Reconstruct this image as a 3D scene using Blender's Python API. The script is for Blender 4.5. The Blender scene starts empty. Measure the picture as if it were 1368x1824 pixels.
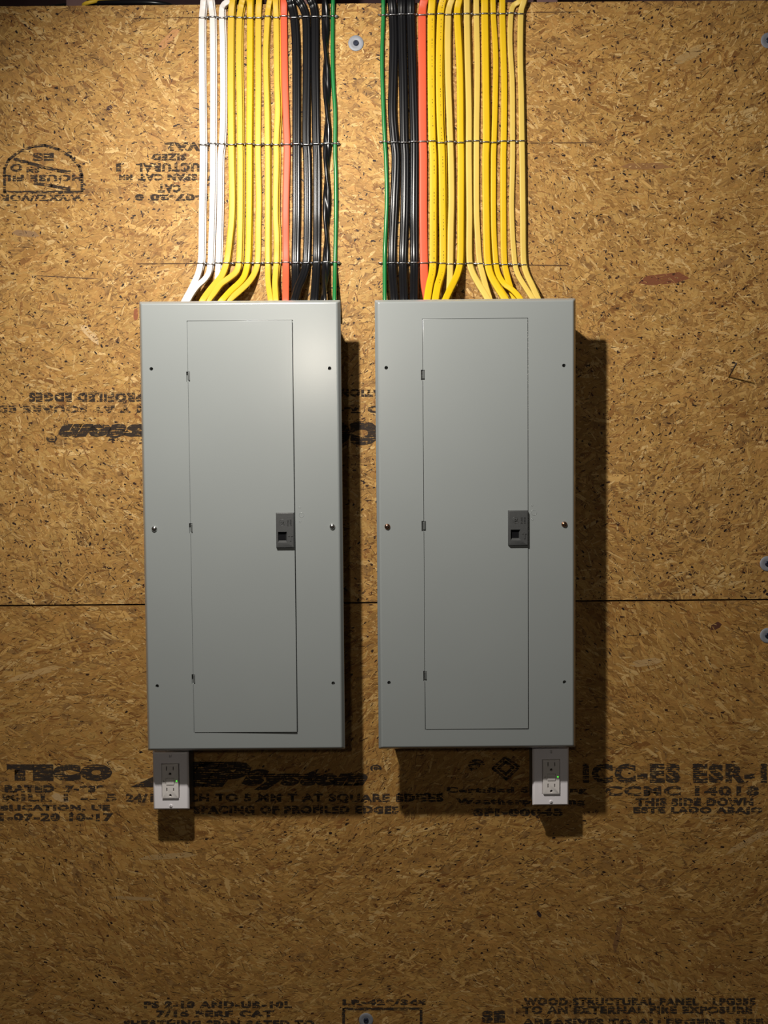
import bpy, bmesh, math, random
import numpy as np
from mathutils import Vector, Matrix

C = bpy.context.scene.collection
SC = bpy.context.scene
W, H, F = 1368.0, 1824.0, 1477.0

# ------------------------------------------------------------------ camera
CAM = Vector((0.0, -1.60, 1.50))
PITCH, ROLL = math.radians(-2.2), math.radians(-0.45)
cd = bpy.data.cameras.new('camera'); cam = bpy.data.objects.new('camera', cd); C.objects.link(cam)
cd.sensor_fit = 'VERTICAL'; cd.sensor_height = 24.0; cd.lens = 24.0 * F / H
cd.clip_start = 0.02
RM = Matrix.Rotation(math.pi / 2 + PITCH, 3, 'X') @ Matrix.Rotation(ROLL, 3, 'Z')
cam.matrix_world = Matrix.Translation(CAM) @ RM.to_4x4()
SC.camera = cam

# ------------------------------------------------------------------ light
SC.view_settings.view_transform = 'Standard'
SC.view_settings.look = 'None'
SC.view_settings.gamma = 1.0
SC.view_settings.use_curve_mapping = False
SC.view_settings.exposure = 0.0
wd = bpy.data.worlds.new('world'); SC.world = wd; wd.use_nodes = True
wd.node_tree.nodes['Background'].inputs[0].default_value = (1.0, 0.9, 0.8, 1)
wd.node_tree.nodes['Background'].inputs[1].default_value = 0.022

def lamp(name, loc, power, radius, col):
    l = bpy.data.lights.new(name, 'POINT'); l.energy = power; l.shadow_soft_size = radius; l.color = col
    o = bpy.data.objects.new(name, l); o.location = loc; C.objects.link(o)
    return o
U = 1.6 / F
wl = lamp('work_light_bulb', (-317 * U, -0.884, 1.5 + 764 * U), 84.0, 0.026, (1.0, 0.945, 0.87))
wl.data.type = 'SPOT'                       # clamp-on reflector work light aimed at the panels
wl.data.spot_size = math.radians(140); wl.data.spot_blend = 1.0; wl.data.energy = 86.0
wl.rotation_euler = Vector((0.44, 0.884, -0.83)).to_track_quat('-Z', 'Y').to_euler()
lamp('room_bulb', (-0.355, -3.05, 2.15), 21.0, 0.08, (1.0, 0.90, 0.76))

# ------------------------------------------------------------------ helpers
def P(px, py, d=0.0):
    """world point seen at photo pixel (px, py) at distance d in front of the wall plane y = 0"""
    r = RM @ Vector(((px - W / 2) / F, (H / 2 - py) / F, -1.0))
    t = (-d - CAM.y) / r.y
    return CAM + r * t

def props(o, label=None, cat=None, group=None, kind=None):
    if label: o['label'] = label
    if cat: o['category'] = cat
    if group: o['group'] = group
    if kind: o['kind'] = kind
    return o

def empty(name, loc, label=None, cat=None, group=None, kind=None):
    o = bpy.data.objects.new(name, None); C.objects.link(o); o.location = loc
    o.empty_display_size = 0.02
    return props(o, label, cat, group, kind)

def link(name, me, mat, parent=None):
    o = bpy.data.objects.new(name, me); C.objects.link(o)
    if mat is not None: me.materials.append(mat)
    if parent is not None:
        o.parent = parent
        o.matrix_parent_inverse = pinv(parent)
    return o

def pinv(p):
    m = Matrix.Identity(4); q = p
    chain = []
    while q: chain.append(q); q = q.parent
    for q in reversed(chain):
        m = m @ q.matrix_parent_inverse @ Matrix.LocRotScale(q.location, q.rotation_euler, q.scale)
    return m.inverted()

def from_bm(name, bm, mat, parent=None, smooth=False, m=None):
    bmesh.ops.recalc_face_normals(bm, faces=bm.faces)
    me = bpy.data.meshes.new(name); bm.to_mesh(me); bm.free()
    if m is not None: me.transform(m)
    if smooth:
        me.polygons.foreach_set('use_smooth', [True] * len(me.polygons))
    return link(name, me, mat, parent)

def box_bm(x0, x1, y0, y1, z0, z1, bev=0.0, seg=2):
    bm = bmesh.new(); bmesh.ops.create_cube(bm, size=1)
    for v in bm.verts:
        v.co = Vector(((x0 + x1) / 2 + v.co.x * (x1 - x0), (y0 + y1) / 2 + v.co.y * (y1 - y0), (z0 + z1) / 2 + v.co.z * (z1 - z0)))
    if bev: bmesh.ops.bevel(bm, geom=bm.edges[:], offset=bev, segments=seg, affect='EDGES', profile=0.5)
    return bm

def frustum_bm(x0, x1, z0, z1, yb, yf, ins, bev=0.0, seg=3):
    """back rectangle at y=yb, front rectangle inset by ins at y=yf (yf < yb: towards the room)"""
    bm = bmesh.new()
    b = [bm.verts.new((x, yb, z)) for x, z in ((x0, z0), (x1, z0), (x1, z1), (x0, z1))]
    f = [bm.verts.new((x, yf, z)) for x, z in ((x0 + ins, z0 + ins), (x1 - ins, z0 + ins), (x1 - ins, z1 - ins), (x0 + ins, z1 - ins))]
    bm.faces.new(b); bm.faces.new(f[::-1])
    for i in range(4): bm.faces.new((b[i], b[(i + 1) % 4], f[(i + 1) % 4], f[i]))
    bmesh.ops.recalc_face_normals(bm, faces=bm.faces)
    if bev: bmesh.ops.bevel(bm, geom=bm.edges[:], offset=bev, segments=seg, affect='EDGES', profile=0.5)
    return bm

def lathe_bm(prof, n=32, axis_loc=(0, 0, 0)):
    """prof: (radius, height towards the room) pairs; axis is -Y"""
    bm = bmesh.new(); rings = []
    for r, h in prof:
        if r < 1e-6: rings.append([bm.verts.new((0, -h, 0))])
        else: rings.append([bm.verts.new((r * math.cos(2 * math.pi * k / n), -h, r * math.sin(2 * math.pi * k / n))) for k in range(n)])
    for a, b in zip(rings, rings[1:]):
        for k in range(n):
            k2 = (k + 1) % n
            if len(a) == 1: bm.faces.new((a[0], b[k], b[k2]))
            elif len(b) == 1: bm.faces.new((a[k], a[k2], b[0]))
            else: bm.faces.new((a[k], a[k2], b[k2], b[k]))
    bmesh.ops.translate(bm, vec=Vector(axis_loc), verts=bm.verts)
    return bm

def boolean(me, cutters):
    o = bpy.data.objects.new('tmp', me); C.objects.link(o); tmp = []
    for bm in cutters:
        bmesh.ops.recalc_face_normals(bm, faces=bm.faces)
        cm = bpy.data.meshes.new('c'); bm.to_mesh(cm); bm.free()
        co = bpy.data.objects.new('c', cm); C.objects.link(co); tmp.append(co)
        md = o.modifiers.new('b', 'BOOLEAN'); md.operation = 'DIFFERENCE'; md.solver = 'EXACT'; md.object = co
    bpy.context.view_layer.update()
    dg = bpy.context.evaluated_depsgraph_get()
    out = bpy.data.meshes.new_from_object(o.evaluated_get(dg))
    bpy.data.objects.remove(o)
    for c in tmp: bpy.data.objects.remove(c)
    return out

def auto_smooth(me, ang=30):
    bm = bmesh.new(); bm.from_mesh(me)
    for f in bm.faces: f.smooth = True
    for e in bm.edges:
        e.smooth = not any(f.calc_area() > 4e-4 for f in e.link_faces) and not (len(e.link_faces) == 2 and e.calc_face_angle(0) > math.radians(ang))
    bm.to_mesh(me); bm.free()

# ------------------------------------------------------------------ materials
def mat(name, col, rough=0.5, metal=0.0, spec=0.5, noise=0.0, nscale=40, bump=0.0, bscale=200, emit=None, coat=0.0):
    m = bpy.data.materials.new(name); m.use_nodes = True
    nt = m.node_tree; b = nt.nodes['Principled BSDF']
    b.inputs['Base Color'].default_value = (*col, 1); b.inputs['Roughness'].default_value = rough
    b.inputs['Metallic'].default_value = metal; b.inputs['Specular IOR Level'].default_value = spec
    b.inputs['Coat Weight'].default_value = coat; b.inputs['Coat Roughness'].default_value = 0.20
    tc = nt.nodes.new('ShaderNodeTexCoord')
    n = nt.nodes.new('ShaderNodeTexNoise'); n.inputs['Scale'].default_value = nscale; n.inputs['Detail'].default_value = 4
    nt.links.new(tc.outputs['Object'], n.inputs['Vector'])
    r = nt.nodes.new('ShaderNodeMapRange'); r.inputs['To Min'].default_value = 1 - noise; r.inputs['To Max'].default_value = 1 + noise
    nt.links.new(n.outputs['Fac'], r.inputs['Value'])
    mx = nt.nodes.new('ShaderNodeVectorMath'); mx.operation = 'SCALE'; mx.inputs[0].default_value = col
    nt.links.new(r.outputs[0], mx.inputs['Scale']); nt.links.new(mx.outputs[0], b.inputs['Base Color'])
    if bump:
        n2 = nt.nodes.new('ShaderNodeTexNoise'); n2.inputs['Scale'].default_value = bscale; n2.inputs['Detail'].default_value = 3
        nt.links.new(tc.outputs['Object'], n2.inputs['Vector'])
        bp = nt.nodes.new('ShaderNodeBump'); bp.inputs['Strength'].default_value = bump; bp.inputs['Distance'].default_value = 0.001
        nt.links.new(n2.outputs['Fac'], bp.inputs['Height']); nt.links.new(bp.outputs[0], b.inputs['Normal'])
    if emit:
        b.inputs['Emission Color'].default_value = (*emit[0], 1); b.inputs['Emission Strength'].default_value = emit[1]
    return m

M = dict(
    paint=mat('grey_enamel', (0.272, 0.293, 0.290), 0.27, 0, 0.5, 0.03, 8, 0.03, 900, coat=0.7),
    boxm=mat('grey_box_steel', (0.120, 0.128, 0.128), 0.5, 0, 0.4, 0.05),
    latch=mat('dark_latch_plastic', (0.064, 0.066, 0.066), 0.42, 0, 0.5, 0.15, 120, 0.15, 500),
    hinge=mat('hinge_steel', (0.110, 0.118, 0.116), 0.4, 0.2, 0.5, 0.1),
    chrome=mat('zinc_screw', (0.75, 0.75, 0.73), 0.22, 1.0, 0.5, 0.05),
    copper=mat('bronze_screw', (0.42, 0.22, 0.13), 0.25, 1.0, 0.5, 0.08),
    black=mat('recess_shade_black', (0.006, 0.006, 0.007), 0.8, 0, 0.1),  # painted shade for the latch recess floor
    white=mat('white_sheath', (0.74, 0.70, 0.67), 0.38, 0, 0.4, 0.03, 30),
    yellow=mat('yellow_sheath', (0.62, 0.405, 0.030), 0.48, 0, 0.3, 0.06, 30, 0.08, 300),
    deep=mat('deep_yellow_sheath', (0.66, 0.42, 0.006), 0.48, 0, 0.3, 0.06, 30, 0.08, 300),
    pale=mat('pale_yellow_sheath', (0.62, 0.44, 0.09), 0.48, 0, 0.3, 0.07, 30, 0.08, 300),
    orange=mat('orange_sheath', (0.619, 0.090, 0.035), 0.48, 0, 0.3, 0.05, 30),
    blackc=mat('black_sheath', (0.006, 0.006, 0.007), 0.27, 0, 0.32, 0.1, 30),
    green=mat('green_insulation', (0.011, 0.169, 0.040), 0.33, 0, 0.5, 0.08, 30),
    wire=mat('galvanised_wire', (0.34, 0.34, 0.35), 0.38, 1.0, 0.5, 0.25, 150),
    plate=mat('white_plate_plastic', (0.86, 0.825, 0.85), 0.35, 0, 0.45, 0.015),
    device=mat('ivory_device_plastic', (0.78, 0.74, 0.71), 0.33, 0, 0.45, 0.015),
    slot=mat('slot_dark', (0.03, 0.022, 0.018), 0.7, 0, 0.2),
    led=mat('green_led', (0.1, 0.8, 0.1), 0.3, 0, 0.5, 0, 10, emit=((0.12, 1.0, 0.06), 0.9)),
    washer=mat('zinc_washer', (0.25, 0.26, 0.29), 0.6, 0.2, 0.5, 0.12, 90),
    darkscrew=mat('blue_black_screw', (0.03, 0.035, 0.06), 0.4, 0.5, 0.5, 0.1),
    nail=mat('dark_nail', (0.10, 0.09, 0.09), 0.45, 0.8, 0.5, 0.1),
    joist=mat('dark_lumber', (0.075, 0.042, 0.045), 0.8, 0, 0.2, 0.5, 14, 0.3, 60),
    joist2=mat('reddish_lumber', (0.13, 0.075, 0.07), 0.8, 0, 0.2, 0.5, 10, 0.3, 60),
)

# sheathing board: chips carry their own colour, fine grain runs along each chip
def board_mats():
    out = []
    for nm, use_attr in (('board_chips', True), ('board_base', False)):
        m = bpy.data.materials.new(nm); m.use_nodes = True; nt = m.node_tree; b = nt.nodes['Principled BSDF']
        b.inputs['Roughness'].default_value = 0.62; b.inputs['Specular IOR Level'].default_value = 0.28
        if use_attr:
            a = nt.nodes.new('ShaderNodeAttribute'); a.attribute_name = 'chip'
            uv = nt.nodes.new('ShaderNodeUVMap'); uv.uv_map = 'grain'
            mp = nt.nodes.new('ShaderNodeMapping'); mp.inputs['Scale'].default_value = (60, 900, 1)
            nt.links.new(uv.outputs[0], mp.inputs[0])
            n = nt.nodes.new('ShaderNodeTexNoise'); n.inputs['Scale'].default_value = 1.0; n.inputs['Detail'].default_value = 3
            nt.links.new(mp.outputs[0], n.inputs['Vector'])
            r = nt.nodes.new('ShaderNodeMapRange'); r.inputs['From Min'].default_value = 0.25; r.inputs['From Max'].default_value = 0.75
            r.inputs['To Min'].default_value = 0.80; r.inputs['To Max'].default_value = 1.18
            nt.links.new(n.outputs['Fac'], r.inputs['Value'])
            mx = nt.nodes.new('ShaderNodeVectorMath'); mx.operation = 'SCALE'
            nt.links.new(a.outputs['Color'], mx.inputs[0]); nt.links.new(r.outputs[0], mx.inputs['Scale'])
            nt.links.new(mx.outputs[0], b.inputs['Base Color'])
        else:
            tc = nt.nodes.new('ShaderNodeTexCoord')
            n = nt.nodes.new('ShaderNodeTexNoise'); n.inputs['Scale'].default_value = 90; n.inputs['Detail'].default_value = 6
            nt.links.new(tc.outputs['Object'], n.inputs['Vector'])
            cr = nt.nodes.new('ShaderNodeValToRGB')
            cr.color_ramp.elements[0].position = 0.3; cr.color_ramp.elements[0].color = (0.15, 0.070, 0.02, 1)
            cr.color_ramp.elements[1].position = 0.7; cr.color_ramp.elements[1].color = (0.34, 0.19, 0.062, 1)
            nt.links.new(n.outputs['Fac'], cr.inputs[0]); nt.links.new(cr.outputs[0], b.inputs['Base Color'])
        out.append(m)
    return out
M['chips'], M['board'] = board_mats()

def ink_mat(name, thr, sx=70, sz=420, col=(0.038, 0.030, 0.026)):
    m = bpy.data.materials.new(name); m.use_nodes = True; nt = m.node_tree; b = nt.nodes['Principled BSDF']
    b.inputs['Base Color'].default_value = (*col, 1); b.inputs['Roughness'].default_value = 0.8; b.inputs['Specular IOR Level'].default_value = 0.1
    tc = nt.nodes.new('ShaderNodeTexCoord')
    mp = nt.nodes.new('ShaderNodeMapping'); mp.inputs['Scale'].default_value = (sx, 1, sz); nt.links.new(tc.outputs['Object'], mp.inputs[0])
    n = nt.nodes.new('ShaderNodeTexNoise'); n.inputs['Scale'].default_value = 1; n.inputs['Detail'].default_value = 2; nt.links.new(mp.outputs[0], n.inputs['Vector'])
    n2 = nt.nodes.new('ShaderNodeTexNoise'); n2.inputs['Scale'].default_value = 260; n2.inputs['Detail'].default_value = 3; nt.links.new(tc.outputs['Object'], n2.inputs['Vector'])
    ad = nt.nodes.new('ShaderNodeMath'); ad.operation = 'MULTIPLY_ADD'; ad.inputs[1].default_value = 0.5
    nt.links.new(n2.outputs['Fac'], ad.inputs[0]); nt.links.new(n.outputs['Fac'], ad.inputs[2])
    r = nt.nodes.new('ShaderNodeMapRange'); r.inputs['From Min'].default_value = thr + 0.25 - 0.05; r.inputs['From Max'].default_value = thr + 0.25 + 0.07
    r.inputs['To Min'].default_value = 0.0; r.inputs['To Max'].default_value = 0.86
    sx_ = nt.nodes.new('ShaderNodeSeparateXYZ'); nt.links.new(tc.outputs['Object'], sx_.inputs[0])
    w1 = nt.nodes.new('ShaderNodeMath'); w1.operation = 'MULTIPLY'; w1.inputs[1].default_value = 1500; nt.links.new(sx_.outputs['Z'], w1.inputs[0])
    w2 = nt.nodes.new('ShaderNodeMath'); w2.operation = 'SINE'; nt.links.new(w1.outputs[0], w2.inputs[0])
    w3 = nt.nodes.new('ShaderNodeMath'); w3.operation = 'MULTIPLY_ADD'; w3.inputs[1].default_value = 0.055
    nt.links.new(w2.outputs[0], w3.inputs[0]); nt.links.new(ad.outputs[0], w3.inputs[2])
    nt.links.new(w3.outputs[0], r.inputs['Value']); nt.links.new(r.outputs[0], b.inputs['Alpha'])
    return m
M['ink'] = ink_mat('stamped_ink', 0.42)
M['inkbold'] = ink_mat('stamped_ink_heavy', 0.38, 40, 420)
M['inkthin'] = ink_mat('stamped_ink_worn', 0.47)
M['pencil'] = ink_mat('pencil_mark', 0.42, 40, 40, (0.10, 0.055, 0.03))

# ------------------------------------------------------------------ the board wall
SEAM = 1073.5
wall = empty('wall_back', (0, 0, 1.5)); props(wall, kind='structure')
zs = P(684, SEAM).z
slope = (P(1368, 1068).z - P(0, 1079).z) / (P(1368, 1068).x - P(0, 1079).x)
ztop = P(684, 6).z
def sheet(name, za, zb):
    bm = box_bm(-1.25, 1.25, 0.0, 0.011, za, zb)
    for v in bm.verts: v.co.z += slope * v.co.x * (1 if abs(v.co.z - zs) < 0.02 else 0)
    return from_bm(name, bm, M['board'], wall)
upper = sheet('upper_board', zs + 0.0016, ztop)
lower = sheet('lower_board', zs - 1.25, zs - 0.0016)
backer = from_bm('stud_backing', box_bm(-1.25, 1.25, 0.0125, 0.05, zs - 1.25, ztop - 0.12), M['joist'], wall)

def chips(name, parent, x0, x1, z0, z1, seed, bottom, special=()):
    """thousands of pressed wood strands, one mesh (surface pattern of its board)"""
    rg = np.random.default_rng(seed)
    area = (x1 - x0) * (z1 - z0)
    pal = {
        'light': np.array([[.80, .55, .25], [.76, .49, .19], [.84, .60, .29], [.72, .45, .17]]),
        'mid': np.array([[.62, .37, .125], [.55, .32, .10], [.66, .42, .15], [.58, .33, .11], [.50, .29, .10]]),
        'brown': np.array([[.43, .235, .072], [.39, .20, .062], [.47, .27, .09], [.34, .165, .052]]),
        'dark': np.array([[.055, .026, .018], [.035, .018, .016], [.10, .045, .025], [.022, .013, .014]]),
    }
    layers = [  # density per m2, length, width, palette weights (light, mid, brown, dark), depth base
        (2600, (.035, .140), (.008, .026), (.10, .78, .12, 0), .00004),
        (9000, (.010, .050), (.0024, .008), (.16, .72, .12, 0), .00014),
        (15000, (.004, .022), (.0008, .0030), (.24, .52, .24, 0), .00026),
        (13000, (.0022, .010), (.0005, .0016), (.42, .12, .34, .12), .00036),
        (4600, (.005, .026), (.0004, .0009), (0, 0, .55, .45), .00040),
        (5200 if not bottom else 2300, (.0018, .0090), (.0011, .0036), (0, 0, .10, .90), .00044),
    ]
    if bottom: layers[2] = (12000,) + layers[2][1:]
    V, Fc, CL, UV = [], [], [], []
    base = 0
    for dens, L, Wd, wts, dz in layers:
        n = int(dens * area)
        cx = rg.uniform(x0, x1, n); cz = rg.uniform(z0, z1, n)
        if dens < 4000 and dz > .0004:     # specks gather in clusters
            f = np.sin(cx * 9 + 2 * np.sin(cz * 7 + seed)) * np.sin(cz * 11 + 2 * np.sin(cx * 5)) + 0.55 * rg.normal(size=n)
            keep = f > -0.35
            cx, cz = cx[keep], cz[keep]; n = len(cx)
        field = 0.7 * np.sin(cx * 6.1 + seed) + 0.7 * np.sin(cz * 8.3 + 2.1 * cx)
        ang = field * 0.55 + rg.normal(0, 0.75 if not bottom else 0.5, n)
        ln = L[0] + (L[1] - L[0]) * rg.random(n) ** 2; wd_ = Wd[0] + (Wd[1] - Wd[0]) * rg.random(n) ** 1.6
        wd_ = np.minimum(wd_, ln * 0.6)
        depth = dz + rg.random(n) * .00010
        tl = rg.normal(0, .00006, n)
        shp = np.array([(-.5, -.25), (-.28, -.5), (.25, -.48), (.5, -.12), (.32, .5), (-.3, .46)])
        u = shp[None, :, 0] * ln[:, None] * (1 + rg.uniform(-.25, .25, (n, 6)))
        v = shp[None, :, 1] * wd_[:, None] * (1 + rg.uniform(-.4, .4, (n, 6)))
        v = v + (u / ln[:, None]) ** 2 * ln[:, None] * rg.normal(0, .08, n)[:, None]
        ca, sa = np.cos(ang)[:, None], np.sin(ang)[:, None]
        X = np.clip(cx[:, None] + u * ca - v * sa, x0, x1); Z = cz[:, None] + u * sa + v * ca
        lo, hi = z0 + slope * X * (0 if bottom else 1), z1 + slope * X * (1 if bottom else 0)
        Z = np.clip(Z, lo, hi)
        Y = -(depth[:, None] + np.clip(tl[:, None] * (v / wd_[:, None]) * 2, -.00008, .00008))
        V.append(np.stack([X, Y, Z], -1).reshape(-1, 3))
        Fc.append(np.arange(n * 6).reshape(n, 6)[:, ::1] + base); base += n * 6
        keys = ['light', 'mid', 'brown', 'dark']
        which = rg.choice(4, n, p=np.array(wts) / sum(wts))
        col = np.zeros((n, 3))
        for k, key in enumerate(keys):
            s = which == k; col[s] = pal[key][rg.integers(0, len(pal[key]), s.sum())]
        col *= rg.uniform(.86, 1.12, n)[:, None] * np.array([.68, .63, .53])
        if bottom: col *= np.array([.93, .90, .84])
        if len(CL) >= 1: pass
        CL.append(np.repeat(np.concatenate([col, np.ones((n, 1))], 1), 6, 0))
        off = rg.uniform(0, 5, (n, 1))
        UV.append(np.stack([u + off, v + off * 3], -1).reshape(-1, 2))
    for (px, py, lp, wp, a_, c3) in special:
        q = P(px, py); l_, w_ = lp / 923, wp / 923
        shp8 = np.array([(-.5, -.2), (-.25, -.5), (.25, -.42), (.5, -.1), (.3, .5), (-.32, .38)])
        u = shp8[:, 0] * l_; v = shp8[:, 1] * w_; ca, sa = math.cos(a_), math.sin(a_)
        V.append(np.stack([q.x + u * ca - v * sa, np.full(6, -.00033), q.z + u * sa + v * ca], -1))
        Fc.append(np.arange(6).reshape(1, 6) + base); base += 6
        CL.append(np.repeat(np.array([[*c3, 1.0]]), 6, 0)); UV.append(np.stack([u, v], -1))
    V = np.concatenate(V); Fc = np.concatenate(Fc); CL = np.concatenate(CL); UV = np.concatenate(UV)
    me = bpy.data.meshes.new(name)
    nf = len(Fc)
    me.vertices.add(len(V)); me.vertices.foreach_set('co', V.astype(np.float32).ravel())
    me.loops.add(nf * 6); me.loops.foreach_set('vertex_index', Fc.astype(np.int32).ravel())
    me.polygons.add(nf); me.polygons.foreach_set('loop_start', (np.arange(nf) * 6).astype(np.int32))
    try: me.polygons.foreach_set('loop_total', np.full(nf, 6, np.int32))
    except Exception: pass
    me.update(calc_edges=True)
    at = me.color_attributes.new('chip', 'FLOAT_COLOR', 'CORNER'); at.data.foreach_set('color', CL.astype(np.float32).ravel())
    uvl = me.uv_layers.new(name='grain'); uvl.data.foreach_set('uv', UV.astype(np.float32).ravel())
    o = link(name, me, M['chips'], parent)
    props(o, kind='stuff')
    return o
chips('wood_strands', upper, -0.84, 0.84, zs + 0.0016, ztop, 3, False, [
    (1182, 497, 92, 20, .06, (.20, .070, .030)), (1150, 296, 90, 12, -.03, (.26, .13, .05)), (160, 595, 50, 13, -.85, (.56, .38, .19)), (120, 494, 130, 1.6, -.06, (.07, .035, .02)),
    (46, 416, 50, 12, -.15, (.27, .16, .075)), (300, 70, 55, 14, .75, (.46, .23, .09)), (1290, 470, 60, 10, .5, (.28, .15, .05)), (1215, 640, 70, 9, .7, (.50, .31, .12)),
    (195, 192, 12, 8, .3, (.05, .022, .02)), (242, 560, 9, 22, 0, (.25, .08, .03)), (1225, 100, 60, 16, .4, (.42, .27, .11))])
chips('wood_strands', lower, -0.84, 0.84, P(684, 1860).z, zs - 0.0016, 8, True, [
    (108, 1421, 34, 14, -.4, (.52, .35, .17)), (300, 1525, 110, 11, .05, (.40, .255, .105)), (1100, 1665, 70, 10, 1.35, (.22, .11, .04)), (1330, 1500, 90, 12, .5, (.46, .29, .12)),
    (240, 1600, 90, 7, -.08, (.38, .24, .10)), (960, 1628, 14, 7, -1.1, (.03, .018, .018)), (490, 1130, 80, 10, .2, (.4, .24, .1)), (1275, 1115, 22, 12, .4, (.09, .035, .02)),
    (1150, 1180, 60, 14, .1, (.44, .28, .12)), (60, 1200, 110, 12, .25, (.45, .28, .11))])

# ------------------------------------------------------------------ stamped writing on the boards
def text_mesh(s, bold=0.0, shear=0.0):
    cu = bpy.data.curves.new('t', 'FONT'); cu.body = s; cu.offset = bold; cu.shear = shear; cu.resolution_u = 3
    cu.space_character = 1.08 + bold * 1.5
    o = bpy.data.objects.new('t', cu); C.objects.link(o); bpy.context.view_layer.update()
    me = bpy.data.meshes.new_from_object(o.evaluated_get(bpy.context.evaluated_depsgraph_get()))
    bpy.data.objects.remove(o)
    return me

def quad_map(me, x0, y0, x1, y1, d, flip=False):
    """stretch a flat xy mesh over the surface rectangle whose photo corners are given"""
    n = len(me.vertices); a = np.empty(n * 3, np.float32); me.vertices.foreach_get('co', a); a = a.reshape(-1, 3)
    lo, hi = a.min(0), a.max(0)
    s = (a[:, 0] - lo[0]) / max(hi[0] - lo[0], 1e-6); t = (a[:, 1] - lo[1]) / max(hi[1] - lo[1], 1e-6)
    if flip: s, t = 1 - s, 1 - t
    sl = math.tan(math.radians(-0.45)); 
    A, B = np.array(P(x0, y1, d)), np.array(P(x1, y1, d)); Dd, E = np.array(P(x0, y0, d)), np.array(P(x1, y0, d))
    s = s[:, None]; t = t[:, None]
    out = (A * (1 - s) + B * s) * (1 - t) + (Dd * (1 - s) + E * s) * t
    me.vertices.foreach_set('co', out.astype(np.float32).ravel()); me.update()
    return me

def stamp(s, x0, y0, x1, y1, flip=False, bold=0.02, shear=0.0, mt='ink', parent=None, d=0.0007):
    me = quad_map(text_mesh(s, bold + .03, shear), x0, y0, x1, y1, d, flip)
    return link('printed_text', me, M[mt], parent or (upper if y1 < SEAM else lower))

def strokes(name, lines, wpx, mt, parent, d=0.0007):
    """flat ink lines through photo points, width in pixels"""
    bm = bmesh.new()
    for pts in lines:
        for (ax, ay), (bx_, by) in zip(pts, pts[1:]):
            dx, dy = bx_ - ax, by - ay; l = math.hypot(dx, dy) or 1; nx, ny = -dy / l * wpx / 2, dx / l * wpx / 2
            ex, ey = dx / l * wpx * .3, dy / l * wpx * .3
            q = [P(ax + nx - ex, ay + ny - ey, d), P(ax - nx - ex, ay - ny - ey, d), P(bx_ - nx + ex, by - ny + ey, d), P(bx_ + nx + ex, by + ny + ey, d)]
            bm.faces.new([bm.verts.new(v) for v in q])
    return from_bm(name, bm, M[mt], parent)

# upper board, printed upside down
arch = [(8, 342), (8, 300), (16, 284), (34, 270), (58, 261), (80, 259), (104, 266), (126, 279), (141, 296), (146, 312), (146, 342), (8, 342)]
strokes('printed_emblem', [arch], 5, 'ink', upper)
strokes('printed_emblem', [[(26, 283), (50, 290), (80, 298), (104, 304), (124, 306)], [(62, 326), (92, 331), (124, 337)]], 6, 'ink', upper)
stamp('ES', 58, 272, 96, 287, bold=.03, flip=True)
stamp('O', 18, 291, 40, 306, bold=.03)
stamp('SM', 47, 298, 70, 308, bold=.03, flip=True)
stamp('HOUSE FIL', 6, 311, 146, 323, bold=.03, flip=True)
stamp('WVXZ//VOR', 0, 346, 147, 358, bold=.03, flip=True)
stamp('EVAL', 293, 253, 372, 269, bold=.04, flip=True)
stamp('SIZED', 271, 273, 332, 286, bold=.04, flip=True)
stamp('STRUCTURAL', 242, 290, 400, 306, bold=.03, flip=True)
stamp('1', 207, 290, 216, 307, bold=.03)
stamp('MM', 212, 311, 236, 321, bold=.05)
stamp('24/0 SPAN CAT', 246, 309, 400, 322, bold=.04, flip=True)
stamp('CAT', 281, 328, 322, 343, bold=.04, flip=True)
stamp('11-07-20 0', 240, 345, 388, 358, bold=.04, flip=True)
stamp('SPACING OF PROFILED EDGES', 51, 699, 415, 716, flip=True, bold=.035)
stamp('24/16 INCH TO 5 MM T AT SQUARE EDGES', -60, 720, 535, 736, flip=True, bold=.03, mt='inkthin')
stamp('System', 104, 747, 330, 787, flip=True, bold=.075, shear=.35, mt='inkbold')
stamp('®', 82, 774, 102, 788, flip=True, bold=.06, mt='inkbold')
stamp('ZIP', 330, 742, 530, 795, flip=True, bold=.12, shear=.35, mt='inkbold')
stamp('RATED 7-939', 560, 722, 760, 736, flip=True, bold=.04)
stamp('PUBLICATION, UE', 560, 690, 760, 707, flip=True, bold=.04)
stamp('TECO', 565, 750, 762, 793, flip=True, bold=.085, mt='inkbold')
# lower board
stamp('TECO', 12, 1361, 200, 1391, bold=.085, mt='inkbold')
stamp('RATED  7-939', 8, 1398, 186, 1412, bold=.05)
stamp('MILL 1 -- 5', 4, 1414, 208, 1428, bold=.02, mt='inkthin')
stamp('PUBLICATION, UE', -34, 1433, 196, 1446, bold=.05)
stamp('11-07-20 10-17', -18, 1448, 202, 1463, bold=.04)
stamp('ZIP', 232, 1357, 448, 1402, bold=.13, shear=.4, mt='inkbold')
stamp('System', 430, 1369, 655, 1407, bold=.075, shear=.35, mt='inkbold')
stamp('®', 659, 1362, 680, 1375, bold=.06, mt='inkbold')
stamp('24/16 INCH TO 5 MM T AT SQUARE EDGES', 224, 1413, 790, 1431, bold=.025)
stamp('SPACING OF PROFILED EDGES', 345, 1435, 710, 1450, bold=.04)
stamp('®', 834, 1352, 864, 1375, bold=.03)
strokes('printed_emblem', [[(878, 1369), (900, 1349), (924, 1366), (902, 1388), (878, 1369)], [(888, 1368), (901, 1357), (914, 1367), (901, 1379), (888, 1368)]], 5, 'ink', lower)
stamp('UNITY', 708, 1412, 790, 1426, bold=.02, mt='inkthin')
stamp('Certified Sourcing', 795, 1402, 1045, 1415, bold=.03)
stamp('Weatherproofing', 812, 1422, 1042, 1436, bold=.04)
stamp('SFI-00045', 843, 1440, 1003, 1454, bold=.04)
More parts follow.
